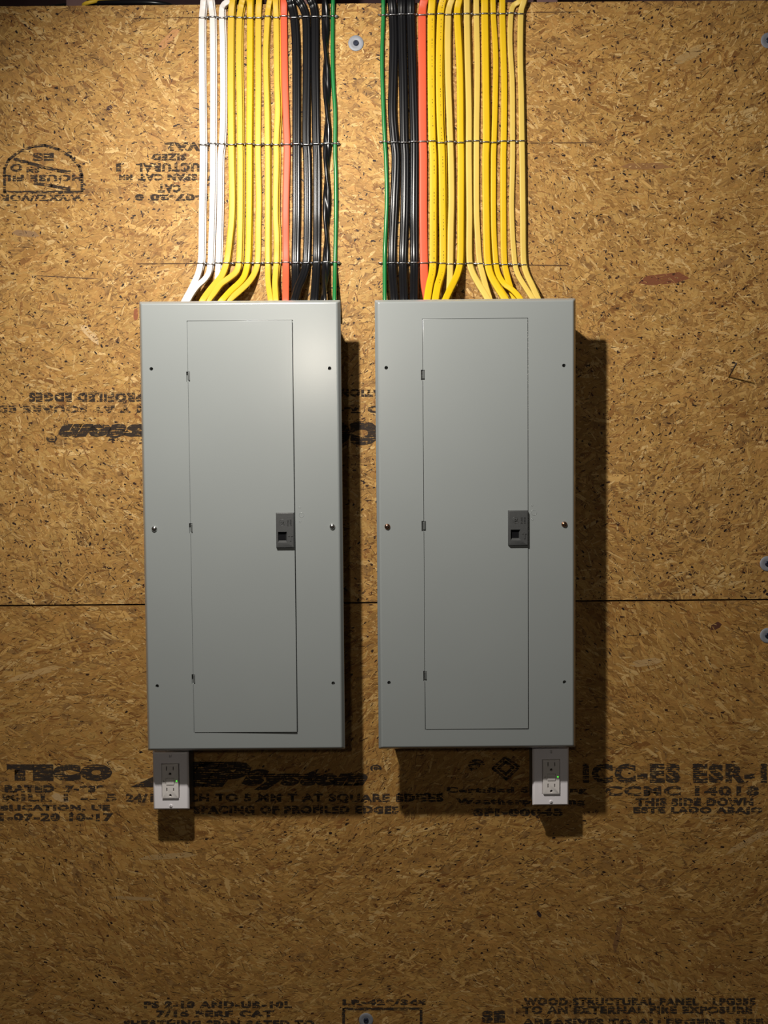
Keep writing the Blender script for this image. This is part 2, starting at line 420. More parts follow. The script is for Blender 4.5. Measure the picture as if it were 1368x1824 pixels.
stamp('ICC-ES ESR-1', 1038, 1360, 1366, 1395, bold=.03)
stamp('CCMC 14018', 1078, 1400, 1352, 1418, bold=.02)
stamp('THIS SIDE DOWN', 1132, 1421, 1342, 1436, bold=.05)
stamp('ESTE LADO ABAJO', 1128, 1437, 1358, 1452, bold=.05)
stamp('PS 2-18 AND-UR-10L', 256, 1783, 520, 1796, bold=.04)
stamp('7/16 PERF CAT', 278, 1799, 488, 1812, bold=.04)
stamp('SHEATHING SPAN RATED TO', 220, 1817, 560, 1830, bold=.04)
stamp('LR-429/344', 610, 1780, 760, 1791, bold=.04)
strokes('printed_emblem', [[(612, 1830), (612, 1797), (750, 1797), (750, 1830)]], 5, 'ink', lower)
stamp('WOOD STRUCTURAL PANEL - LPG355', 932, 1777, 1346, 1791, bold=.04)
stamp('TO AN EXTERNAL FIRE EXPOSURE', 930, 1792, 1340, 1806, bold=.04)
stamp('ABRASIVES TO ALLERGENS  USE', 930, 1814, 1360, 1828, bold=.04)
stamp('SE', 858, 1800, 900, 1822, bold=.05)
strokes('pencil_line', [[(240, 33), (352, 31)]], 1.6, 'pencil', upper)
strokes('pencil_line', [[(935, 22), (1040, 21)]], 1.8, 'pencil', upper)
strokes('pencil_line', [[(245, 470), (352, 469)]], 1.6, 'pencil', upper)
strokes('pencil_line', [[(940, 472), (1010, 473)]], 1.6, 'pencil', upper)
strokes('pencil_line', [[(935, 255), (1060, 254)]], 1.4, 'pencil', upper)

# ------------------------------------------------------------------ what shows above the board
rim = from_bm('wall_rear', box_bm(-1.25, 1.25, 0.34, 0.38, ztop - 0.3, ztop + 0.35), M['joist'])
props(rim, kind='structure')
for k, (xa, xb, mt) in enumerate(((-.60, -.56, 'joist2'), (-.16, -.12, 'joist2'), (.30, .34, 'joist2'), (.72, .76, 'joist2'))):
    j = from_bm('ceiling_joist', box_bm(xa, xb, 0.02, 0.338, ztop + 0.002, ztop + 0.24, .002), M[mt])
    props(j, ['dark floor joist end above the board near the upper left corner', 'dark floor joist end above the board behind the black cables of the left bundle',
              'dark floor joist end above the board behind the yellow cables of the right bundle', 'dark floor joist end above the board near the upper right corner'][k], 'joist', 'joists above the board')

# ------------------------------------------------------------------ panels
def plane_rect(corners, d):
    q = [P(x, y, d) for x, y in corners]          # TL TR BR BL
    c = sum(q, Vector()) / 4
    w = ((q[1] - q[0]).length + (q[2] - q[3]).length) / 2; h = ((q[0] - q[3]).length + (q[1] - q[2]).length) / 2
    a = (math.atan2((q[1] - q[0]).z, (q[1] - q[0]).x) + math.atan2((q[2] - q[3]).z, (q[2] - q[3]).x)) / 2
    b = (math.atan2(-(q[0] - q[3]).x, (q[0] - q[3]).z) + math.atan2(-(q[1] - q[2]).x, (q[1] - q[2]).z)) / 2
    return c, w, h, (a + b) / 2

def panel(corners, door_px, holes, screws, hinges, latch_px, marks, smat, label, door_ang):
    DF = 0.102
    c, w, h, ang = plane_rect(corners, 0.094)
    rot = Matrix.Rotation(-ang, 4, 'Y')
    root = empty('electrical_panel', Vector((c.x, 0, c.z)), label, 'electrical panel', 'electrical panels on the board')
    root.rotation_euler = (0, -ang, 0)
    TI = (Matrix.Translation((c.x, 0, c.z)) @ rot).inverted()
    TM = Matrix.Translation((c.x, 0, c.z)) @ rot
    def loc(px, py, d): return TI @ P(px, py, d)
    x0, x1, z0, z1 = -w / 2, w / 2, -h / 2, h / 2
    # back box
    from_bm('back_box', box_bm(x0 + .021, x1 - .021, -.0905, -.0005, z0 + .008, z1 - .008, .0015), M['boxm'], root, m=TM)
    from_bm('box_flange', box_bm(x0 + .0125, x1 - .0125, -.0908, -.0892, z0 + .006, z1 - .006), M['boxm'], root, m=TM)
    # cover with door pocket, holes and hinge notches
    bm = frustum_bm(x0, x1, z0, z1, -.091, -DF, .0068, .0022)
    me = bpy.data.meshes.new('cover'); bm.to_mesh(me); bm.free()
    dq = [loc(x, y, DF) for x, y in door_px]
    dx0, dx1 = (dq[0].x + dq[3].x) / 2, (dq[1].x + dq[2].x) / 2; dz1, dz0 = (dq[0].z + dq[1].z) / 2, (dq[2].z + dq[3].z) / 2
    cuts = [box_bm(dx0, dx1, -.12, -DF + .0028, dz0, dz1)]
    for hx, hy in holes:
        p = loc(hx, hy, DF); cuts.append(lathe_bm([(0, .08), (.0032, .08), (.0032, .12), (0, .12)], 20, (p.x, 0, p.z)))
    hp = [loc(hx, hy, DF) for hx, hy in hinges]
    for p in hp: cuts.append(box_bm(p.x - .0046, p.x + .0044, -.12, -DF + .007, p.z - .0092, p.z + .0092))
    me = boolean(me, cuts); auto_smooth(me, 40); me.transform(TM)
    cover = link('cover', me, M['paint'], root)
    # door: hinged on its left edge, standing a hair ajar
    g = .0009
    bm = box_bm(0, dx1 - dx0 - 2 * g - .0004, -.0022, 0, dz0 + g + .0004, dz1 - g, .0007, 2)
    me = bpy.data.meshes.new('door'); bm.to_mesh(me); bm.free()
    hc = [box_bm(-.01, .0032, -.02, .02, p.z - .0088, p.z + .0088) for p in hp]
    me = boolean(me, hc); auto_smooth(me, 40)
    DM = Matrix.Translation((dx0 + g, -DF + .0016, 0)) @ Matrix.Rotation(-door_ang, 4, 'Z')
    me.transform(TM @ DM)
    door = link('door', me, M['paint'], root)
    for p in hp:
        bm = box_bm(p.x - .0022, p.x + .0022, -DF - .0004, -DF + .0055, p.z - .0066, p.z + .0078, .0008)
        from_bm('hinge', bm, M['hinge'], root, m=TM)
    # latch, riding on the door
    TM0 = TM
    TM = TM @ Matrix.Translation((dx0 + g, -DF + .0016, 0)) @ Matrix.Rotation(-door_ang, 4, 'Z') @ Matrix.Translation((-dx0 - g, DF - .0016, 0))
    lq = [loc(x, y, DF + .005) for x, y in latch_px]
    lx0, lx1, lz1, lz0 = lq[0].x, lq[1].x, lq[0].z, lq[1].z
    lw, lh = lx1 - lx0, lz1 - lz0
    yb, yf = -DF - .0004, -DF - .0058
    bm = frustum_bm(lx0, lx1, lz0, lz1, yb, yf, .0012, .0006, 2)
    me = bpy.data.meshes.new('latch'); bm.to_mesh(me); bm.free()
    rx0, rx1 = lx0 + .11 * lw, lx0 + .64 * lw; rz0, rz1 = lz0 + .13 * lh, lz0 + .46 * lh
    cut = bmesh.new()
    f = [cut.verts.new(v) for v in ((rx0, yf - .002, rz0), (rx1, yf - .002, rz0), (rx1, yf - .002, rz1), (rx0, yf - .002, rz1))]
    b = [cut.verts.new(v) for v in ((rx0 + .0015, yb - .0009, rz0 + .0055), (rx1 - .0035, yb - .0009, rz0 + .0055), (rx1 - .0035, yb - .0009, rz1 - .0003), (rx0 + .0015, yb - .0009, rz1 - .0003))]
    cut.faces.new(f); cut.faces.new(b[::-1])
    for i in range(4): cut.faces.new((f[i], b[i], b[(i + 1) % 4], f[(i + 1) % 4]))
    me = boolean(me, [cut]); auto_smooth(me, 30); me.transform(TM)
    latch = link('latch', me, M['latch'], root); latch['label'] = 'dark grey sliding latch with square finger recess'
    from_bm('recess_shade_plate', box_bm(rx0 + .0016, rx1 - .0036, yb - .0013, yb - .0010, rz0 + .0056, rz1 - .0004), M['black'], latch, m=TM)  # added black plate: the shade inside the recess, put in as colour
    # raised arrow, ring emblem with lettering
    bm = bmesh.new()
    ax, az = lx0 + .80 * lw, lz0 + .20 * lh; ah = .22 * lh; yy = yf - .0009
    pts = [(-.0012, 0), (.0012, 0), (.0012, ah * .6), (.0042, ah * .6), (0, ah), (-.0042, ah * .6), (-.0012, ah * .6)]
    vs = [bm.verts.new((ax + a, yy, az + bb)) for a, bb in pts]; fc = bm.faces.new(vs)
    r = bmesh.ops.extrude_face_region(bm, geom=[fc])
    for v in [e for e in r['geom'] if isinstance(e, bmesh.types.BMVert)]: v.co.y += .0011
    from_bm('arrow_mark', bm, M['latch'], latch, m=TM)
    ex, ez = lx0 + .36 * lw, lz0 + .72 * lh
    bm = bmesh.new()
    def ring(cx, cz, R, r_, y, n=36):
        vv = [[bm.verts.new((cx + (R + r_ * math.cos(t)) * math.cos(2 * math.pi * k / n), y + r_ * math.sin(t), cz + (R + r_ * math.cos(t)) * math.sin(2 * math.pi * k / n)))
               for t in (0, math.pi / 3, 2 * math.pi / 3, math.pi, 4 * math.pi / 3, 5 * math.pi / 3)] for k in range(n)]
        for k in range(n):
            for t in range(6): bm.faces.new((vv[k][t], vv[(k + 1) % n][t], vv[(k + 1) % n][(t + 1) % 6], vv[k][(t + 1) % 6]))
    ring(ex, ez, .0055, .0005, yf + .0001)
    from_bm('ring_emblem', bm, M['latch'], latch, smooth=True, m=TM)
    def ltext(s, x0_, x1_, z0_, z1_, vert=False, bold=0.0):
        tm = text_mesh(s, bold); n = len(tm.vertices); a = np.empty(n * 3, np.float32); tm.vertices.foreach_get('co', a); a = a.reshape(-1, 3)
        lo, hi = a.min(0), a.max(0); s_ = (a[:, 0] - lo[0]) / (hi[0] - lo[0]); t_ = (a[:, 1] - lo[1]) / (hi[1] - lo[1])
        if vert: s_, t_ = 1 - t_, s_
        out = np.stack([x0_ + s_ * (x1_ - x0_), np.zeros(n), z0_ + t_ * (z1_ - z0_)], -1)
        tm.vertices.foreach_set('co', out.astype(np.float32).ravel())
        b2 = bmesh.new(); b2.from_mesh(tm)
        for v in b2.verts: v.co.y = yf - .0003
        bpy.data.meshes.remove(tm)
        from_bm('raised_lettering', b2, M['hinge'] if False else M['latch'], latch, m=TM)
        ob = C.objects[-1]; sd = ob.modifiers.new('s', 'SOLIDIFY'); sd.thickness = .0007; sd.offset = 0
    ltext('GE', ex - .0034, ex + .0034, ez - .0026, ez + .0026, bold=.02)
    ltext('PUSH', lx0 + .62 * lw, lx0 + .71 * lw, ez - .0055, ez + .0050, True)
    ltext('OPEN', lx0 + .77 * lw, lx0 + .86 * lw, ez - .0055, ez + .0055, True)
    TM = TM0
    # embossed padlock marks beside the latch
    bm = bmesh.new()
    for (mx_, my_, R) in marks:
        p = loc(mx_, my_, DF); ring(p.x, p.z, R, .0005, -DF + .0001, 28)
    from_bm('embossed_mark', bm, M['paint'], cover, smooth=True, m=TM)
    for sx, sy in screws:
        p = loc(sx, sy, DF)
        bm = lathe_bm([(0, 0), (.0052, 0), (.0052, .0008), (.0046, .0022), (.0030, .0034), (.0013, .0039), (0, .0040)], 24, (p.x, -DF - .0001, p.z))
        s = from_bm('cover_screw', bm, smat, root, smooth=True, m=TM)
        bm = box_bm(p.x - .0026, p.x + .0026, -DF - .0043, -DF - .0030, p.z - .0005, p.z + .0005)
        bm2 = box_bm(p.x - .0005, p.x + .0005, -DF - .0043, -DF - .0030, p.z - .0026, p.z + .0026)
        mm = bpy.data.meshes.new('x'); bm2.to_mesh(mm); bm2.free(); bm.from_mesh(mm)
        from_bm('screw_slot', bm, M['slot'], s, m=TM)
    return root, TM, (x0, x1, z0, z1)

pl = panel([(247, 536), (607, 533), (616, 1336), (261.5, 1339)], [(333, 571), (523, 570), (529.5, 1305), (345, 1305)],
      [(269.5, 657), (587, 656), (280, 1222), (593.5, 1217)], [(275, 942), (592, 938)], [(336.5, 671), (341.5, 941), (346, 1210)],
      [(491, 913), (525, 976)], [(534, 904, .0015), (537, 917, .0043), (534.5, 929, .0015)], M['chrome'],
      'grey steel breaker panel with bright silver cover screws, on the left below the white cables', math.radians(0.85))
pr = panel([(667, 534), (1027, 529), (1026, 1333), (673, 1335)], [(752, 568), (940, 566), (943, 1299), (757, 1300)],
      [(688, 655), (1004.5, 651), (693, 1216), (1005.5, 1215)], [(690, 938), (1005, 934)], [(754.5, 668), (755.5, 937), (758.5, 1204)],
      [(905, 909), (941, 972)], [(947.5, 900, .0015), (951, 913, .0048), (948, 925, .0015)], M['copper'],
      'grey steel breaker panel with bronze-coloured cover screws, on the right below the yellow cables', math.radians(0.25))

# ------------------------------------------------------------------ outlets
def outlet(x0, x1, y0, y1, label, led_px):
    d = .050
    q = [P(x0, y0, d), P(x1, y0, d), P(x1, y1, d), P(x0, y1, d)]
    cx = sum(v.x for v in q) / 4; cz = sum(v.z for v in q) / 4; w = .0700; h = .1140
    w = (q[1].x - q[0].x); zt = q[0].z; zb = q[2].z; cz = zb + h / 2
    root = empty('power_outlet', (cx, 0, cz), label, 'outlet', 'outlets below the panels')
    TM = Matrix.Translation((cx, 0, cz))
    from_bm('outlet_box', box_bm(-w / 2 + .0022, w / 2 - .0022, -.0445, -.0008, -h / 2 + .003, h / 2 - .003, .0015), M['boxm'], root, m=TM)
    bm = frustum_bm(-w / 2, w / 2, -h / 2, h / 2, -.0447, -d, .0035, .0014, 3)
    me = bpy.data.meshes.new('wall_plate'); bm.to_mesh(me); bm.free()
    me = boolean(me, [box_bm(-.0170, .0170, -.06, -.0448, -.0336, .0336)]); auto_smooth(me, 40); me.transform(TM)
    link('wall_plate', me, M['plate'], root)
    # receptacle face
    bm = frustum_bm(-.0163, .0163, -.0330, .0330, -.0450, -.0535, .0008, .0006, 2)
    me = bpy.data.meshes.new('receptacle'); bm.to_mesh(me); bm.free()
    cuts = []
    for cz_ in (.0205, -.0205):
        cuts += [box_bm(-.0072, -.0054, -.06, -.047, cz_ + .0002, cz_ + .0086), box_bm(.0054, .0072, -.06, -.047, cz_ + .0008, cz_ + .0080)]
        cuts.append(lathe_bm([(0, .047), (.0027, .047), (.0027, .06), (0, .06)], 16, (0, 0, cz_ - .0062)))
    cuts.append(lathe_bm([(0, .049), (.0013, .049), (.0013, .06), (0, .06)], 12, (-.0118, 0, .0006)))
    cuts.append(box_bm(-.0082, .0082, -.06, -.0515, -.0068, .0068))
    me = boolean(me, cuts); auto_smooth(me, 30); me.transform(TM)
    rc = link('receptacle', me, M['device'], root)
    bm = box_bm(-.0150, .0150, -.0458, -.0454, -.0315, .0315)
    from_bm('slot_contacts', box_bm(-.0085, .0085, -.0475, -.0471, -.0305, .0305), M['slot'], rc, m=TM); bm.free()
    from_bm('test_button', box_bm(-.0075, .0075, -.0546, -.0512, .0004, .0062, .0006), M['device'], rc, m=TM)
    from_bm('reset_button', box_bm(-.0075, .0075, -.0546, -.0512, -.0062, -.0004, .0006), M['device'], rc, m=TM)
    bm = lathe_bm([(0, .0530), (.0014, .0530), (.0014, .0539), (.0008, .0544), (0, .0545)], 16, (.0122, 0, .0008))
    l = from_bm('indicator_light', bm, M['led'], rc, smooth=True, m=TM); l['label'] = 'lit green indicator light'
    for z in (.0480, -.0480):
        bm = lathe_bm([(0, 0), (.0034, 0), (.0034, .0006), (.0024, .0013), (0, .0015)], 20, (0, -d - .0001, z))
        s = from_bm('plate_screw', bm, M['plate'], root, smooth=True, m=TM)
        from_bm('screw_slot', box_bm(-.0004, .0004, -d - .0018, -d - .0012, z - .0026, z + .0026), M['slot'], s, m=TM)
    return root
outlet(271, 336.5, 1334, 1443.5, 'white outlet with a green light, below the lower left corner of the left panel', None)
outlet(948.5, 1014.5, 1328, 1436, 'white outlet with a green light, below the lower right corner of the right panel', None)

# ------------------------------------------------------------------ cables
def catmull(pts, per=10):
    p = [pts[0] * 2 - pts[1]] + pts + [pts[-1] * 2 - pts[-2]]; out = []
    for i in range(1, len(p) - 2):
        a, b, c_, d_ = p[i - 1], p[i], p[i + 1], p[i + 2]
        L = (c_ - b).length; n = max(3, int(L / .006))
        # centripetal-ish: scale tangents with the segment length to keep short bends tidy
        m1 = (c_ - a) * (L / max((c_ - b).length + (b - a).length, 1e-6)); m2 = (d_ - b) * (L / max((d_ - c_).length + (c_ - b).length, 1e-6))
        for k in range(n):
            t = k / n; t2, t3 = t * t, t * t * t
            out.append(b * (2 * t3 - 3 * t2 + 1) + m1 * (t3 - 2 * t2 + t) + c_ * (-2 * t3 + 3 * t2) + m2 * (t3 - t2))
    out.append(p[-2]); return out

def prof_flat(w, th, n=6):
    pts = []; n = 24
    for k in range(n):
        a = 2 * math.pi * (k + .5) / n; c_, s_ = math.cos(a), math.sin(a)
        pts.append((math.copysign(abs(c_) ** .42, c_) * w / 2, math.copysign(abs(s_) ** .55, s_) * th / 2))
    return pts
def prof_round(r, n=14): return [(r * math.cos(2 * math.pi * k / n), r * math.sin(2 * math.pi * k / n)) for k in range(n)]
def prof_ridged(w, th, lobes=3, n=48):
    pts = []
    for k in range(n):
        a = 2 * math.pi * k / n; x = math.cos(a) * w / 2; s = math.copysign(abs(math.sin(a)) ** .55, math.sin(a))
        dip = 1 - .20 * (0.5 - 0.5 * math.cos(2 * math.pi * (x / w + .5) * lobes + 0)) if False else 1 - .17 * (0.5 + 0.5 * math.cos(2 * math.pi * (x / w + .5) * lobes))
        pts.append((x, s * th / 2 * dip))
    return pts

def sweep(name, path, prof, m, parent=None, twist=0.0, cap=True):
    bm = bmesh.new(); rings = []; acc = 0
    for i, p in enumerate(path):
        t = (path[min(i + 1, len(path) - 1)] - path[max(i - 1, 0)]).normalized()
        nrm = Vector((0, -1, 0)); side = t.cross(nrm)
        if side.length < .2: side = Vector((1, 0, 0))
        side.normalize(); up = side.cross(t).normalized()
        if i: acc += (p - path[i - 1]).length
        a = twist * acc; ca, sa = math.cos(a), math.sin(a)
        rings.append([bm.verts.new(p + side * (x * ca - y * sa) + up * (x * sa + y * ca)) for x, y in prof])
    n = len(prof)
    for a, b in zip(rings, rings[1:]):
        for k in range(n): bm.faces.new((a[k], a[(k + 1) % n], b[(k + 1) % n], b[k]))
    if cap: bm.faces.new(rings[0][::-1]); bm.faces.new(rings[-1])
    return from_bm(name, bm, m, parent, smooth=True)

S4 = 1368 / 340
def px_list(ox, a, b):
    return [(ox + x / S4, y / S4) for y, x in a] + [(ox + x / S4, 280 + y / S4) for y, x in b]

KX = {}   # cable centres at the three tie rows, per bundle
rnd = random.Random(5)
def cable(bundle, ox, top, bot, wpx, th, dz, m, label, cat='cable', name='flat_cable', kind='flat', top_in=None, end_d=.045, back=None, lift=0.0, group=None, marks=False, twist=0):
    pts2 = px_list(ox, top, bot)
    pts = []
    # over the top of the board and back between the joists
    x0, y0 = pts2[0]
    tin = top_in if top_in is not None else 0
    first = P(x0, y0, dz)
    zt = ztop + .002 + th / 2 + dz * .5
    pts.append(Vector((first.x + tin * .0025, .16, zt + .012 + dz)))
    pts.append(Vector((first.x + tin * .0017, .06, zt + .010 + dz)))
    pts.append(Vector((first.x + tin * .0008, .002, zt + .009 + dz)))
    for i, (x, y) in enumerate(pts2):
        if y < 8:
            q = P(x, y, dz + .004); q.z = max(q.z, 0); pts.append(q)
            continue
        if y <= 474: d = dz + (lift * max(0, (y - 300) / 174.0))
        else:
            t = min(1, (y - 474) / 62.0); t = t * t * (3 - 2 * t) if False else t ** 1.15
            d = dz + (end_d - dz) * t
        pts.append(P(x, y, d))
    # down behind the cover lip into the box
    l1 = pts[-1]; dr = (pts[-1] - pts[-2]); dr.normalize()
    zend = (PANEL_TOP[bundle] + .0015)
    k = (l1.z - zend)
    if k > .002:
        pts.append(Vector((l1.x + dr.x / max(abs(dr.z), .35) * k * .35, l1.y - .002, zend)))
    path = catmull(pts)
    w = (wpx + {'ridged': 1.3, 'twist': 1.3, 'round': .9}.get(kind, 0)) / 923.0
    prof = {'flat': lambda: prof_flat(w, th), 'round': lambda: prof_round(w / 2), 'ridged': lambda: prof_ridged(w, th, 3), 'twist': lambda: prof_ridged(w, th, 2)}[kind]()
    o = sweep(name, path, prof, m, twist=twist)
    props(o, label, cat, group)
    if marks:
        bm = bmesh.new(); i = 12
        while i < len(path) - 12:
            for _ in range(rnd.randint(3, 7)):
                if i >= len(path) - 12: break
                p = path[i]; yy = p.y - th / 2 - .00025
                a = .0011; b = rnd.uniform(.0010, .0022); xo = w * .12
                bm.faces.new([bm.verts.new((p.x + xo + sx * a / 2, yy, p.z + sz * b)) for sx, sz in ((-1, -1), (1, -1), (1, 1), (-1, 1))])
                i += 1
            i += rnd.randint(1, 4)
        props(from_bm('printed_text', bm, M['inkthin'], o), kind='stuff')
    return o, dz + th / 2

PANEL_TOP = {}
for key, (rt, TM, ex) in (('L', pl), ('R', pr)):
    PANEL_TOP[key] = (TM @ Vector((0, -.05, ex[3] - .008))).z

def row_x(ox, top, bot, row):
    pts = px_list(ox, top, bot); y = row
    for (xa, ya), (xb, yb) in zip(pts, pts[1:]):
        if ya <= y <= yb: return xa + (xb - xa) * (y - ya) / max(yb - ya, 1e-6)
    return pts[-1][0]

T1, T2 = .0048, .0062
ords = ['leftmost', 'second', 'third', 'fourth', 'fifth', 'sixth', 'seventh', 'eighth', 'ninth', 'tenth', 'rightmost']
# colour, label, top (cy,cx), bottom (cy,cx), width px, thickness, stacked?, kind, extras
LEFT = [
 ('white', 'leftmost white flat cable of the left bundle', [(0, 252), (60, 247), (130, 240), (600, 241), (1030, 246)], [(0, 247), (400, 240), (640, 237), (750, 232), (830, 215), (900, 185), (960, 155), (1020, 122), (1045, 110)], 10.5, T1, 1, 'flat', dict(top_in=4)),
 ('white', 'second white flat cable of the left bundle, crossing over the first at the bottom', [(0, 300), (60, 307), (130, 315), (600, 319), (1030, 318)], [(0, 318), (400, 313), (640, 305), (750, 300), (830, 288), (880, 255), (920, 210), (970, 172), (1020, 142), (1045, 130)], 9.5, T1, 1, 'flat', dict(top_in=-5, end_d=.052)),
 ('white', 'third white flat cable of the left bundle, next to the yellow ones', [(8, 430), (30, 400), (60, 384), (130, 382), (300, 388), (800, 391), (1030, 382)], [(0, 372), (400, 367), (750, 357), (860, 352), (940, 340), (1020, 300)], 9.5, T1, 1, 'flat', dict(top_in=8, end_d=.030)),
 ('yellow', 'leftmost yellow flat cable of the left bundle', [(0, 458), (120, 450), (600, 447), (1030, 450)], [(0, 452), (300, 457), (450, 453), (600, 438), (750, 418), (850, 382), (920, 325), (970, 285), (1020, 250), (1045, 238)], 11, T1, 1, 'flat', dict(top_in=2, end_d=.055)),
 ('yellow', 'second yellow flat cable of the left bundle', [(0, 532), (40, 522), (120, 510), (400, 505), (800, 512), (1030, 513)], [(0, 515), (500, 513), (750, 505), (820, 488), (870, 430), (910, 375), (970, 330), (1020, 290), (1045, 275)], 10.5, T1, 1, 'flat', dict(top_in=5, end_d=.050)),
 ('deep', 'third yellow flat cable of the left bundle, a deeper yellow', [(0, 585), (120, 585), (600, 583), (1030, 580)], [(0, 580), (400, 578), (750, 568), (850, 545), (900, 510), (950, 455), (1020, 390), (1045, 370)], 10.5, T1, 1, 'flat', dict(end_d=.052)),
 ('yellow', 'fourth yellow flat cable of the left bundle', [(0, 650), (120, 645), (600, 645), (1030, 642)], [(0, 642), (300, 648), (500, 645), (750, 640), (830, 618), (900, 572), (960, 510), (1020, 440), (1045, 415)], 10.5, T1, 0, 'flat', dict(end_d=.045)),
 ('yellow', 'fifth yellow flat cable of the left bundle, after the gap at the bottom', [(0, 728), (50, 718), (120, 710), (400, 698), (800, 707), (1030, 710)], [(0, 712), (400, 712), (750, 712), (900, 715), (1020, 732), (1045, 736)], 9.5, T1, 1, 'flat', dict(top_in=4)),
 ('yellow', 'sixth yellow flat cable of the left bundle, beside the orange cable', [(0, 768), (120, 772), (600, 778), (800, 783), (1030, 772)], [(0, 774), (400, 768), (600, 777), (750, 774), (900, 764), (1020, 770), (1045, 771)], 10, T1, 1, 'flat', dict()),
 ('orange', 'orange flat cable of the left bundle', [(0, 828), (120, 828), (600, 835), (1030, 850)], [(0, 850), (200, 845), (400, 841), (750, 842), (1020, 840), (1045, 840)], 12, .0060, 0, 'flat', dict()),
 ('blackc', 'leftmost black ridged cable of the left bundle, beside the orange one', [(0, 872), (40, 882), (120, 900), (300, 914), (600, 918), (1030, 918)], [(0, 918), (400, 918), (750, 912), (900, 912), (1020, 915), (1045, 915)], 13.5, .0085, 0, 'ridged', dict(top_in=-6, end_d=.040)),
 ('blackc', 'second black ridged cable of the left bundle', [(0, 930), (40, 958), (120, 985), (400, 992), (800, 988), (1030, 988)], [(0, 995), (400, 998), (750, 990), (850, 965), (930, 930), (1020, 905), (1045, 900)], 13, .0085, 0, 'ridged', dict(top_in=-12, end_d=.052)),
 ('blackc', 'third black ridged cable of the left bundle', [(0, 1020), (40, 1038), (120, 1050), (500, 1052), (1030, 1060)], [(0, 1065), (400, 1066), (750, 1062), (1020, 1045), (1045, 1042)], 13, .0085, 0, 'ridged', dict(top_in=-8)),
 ('blackc', 'glossy twisted black cable of the left bundle, beside the green wire', [(0, 1118), (120, 1125), (500, 1130), (800, 1138), (1030, 1138)], [(0, 1135), (400, 1134), (750, 1130), (1020, 1112), (1045, 1108)], 12.5, .0085, 0, 'twist', dict(twist=28)),
 ('green', 'thin green ground wire on the right edge of the left bundle', [(0, 1180), (120, 1178), (400, 1177), (600, 1182), (800, 1195), (1030, 1195)], [(0, 1195), (100, 1199), (400, 1201), (750, 1195), (1020, 1190), (1045, 1190)], 6.2, .0064, 0, 'round', dict(end_d=.030)),
]
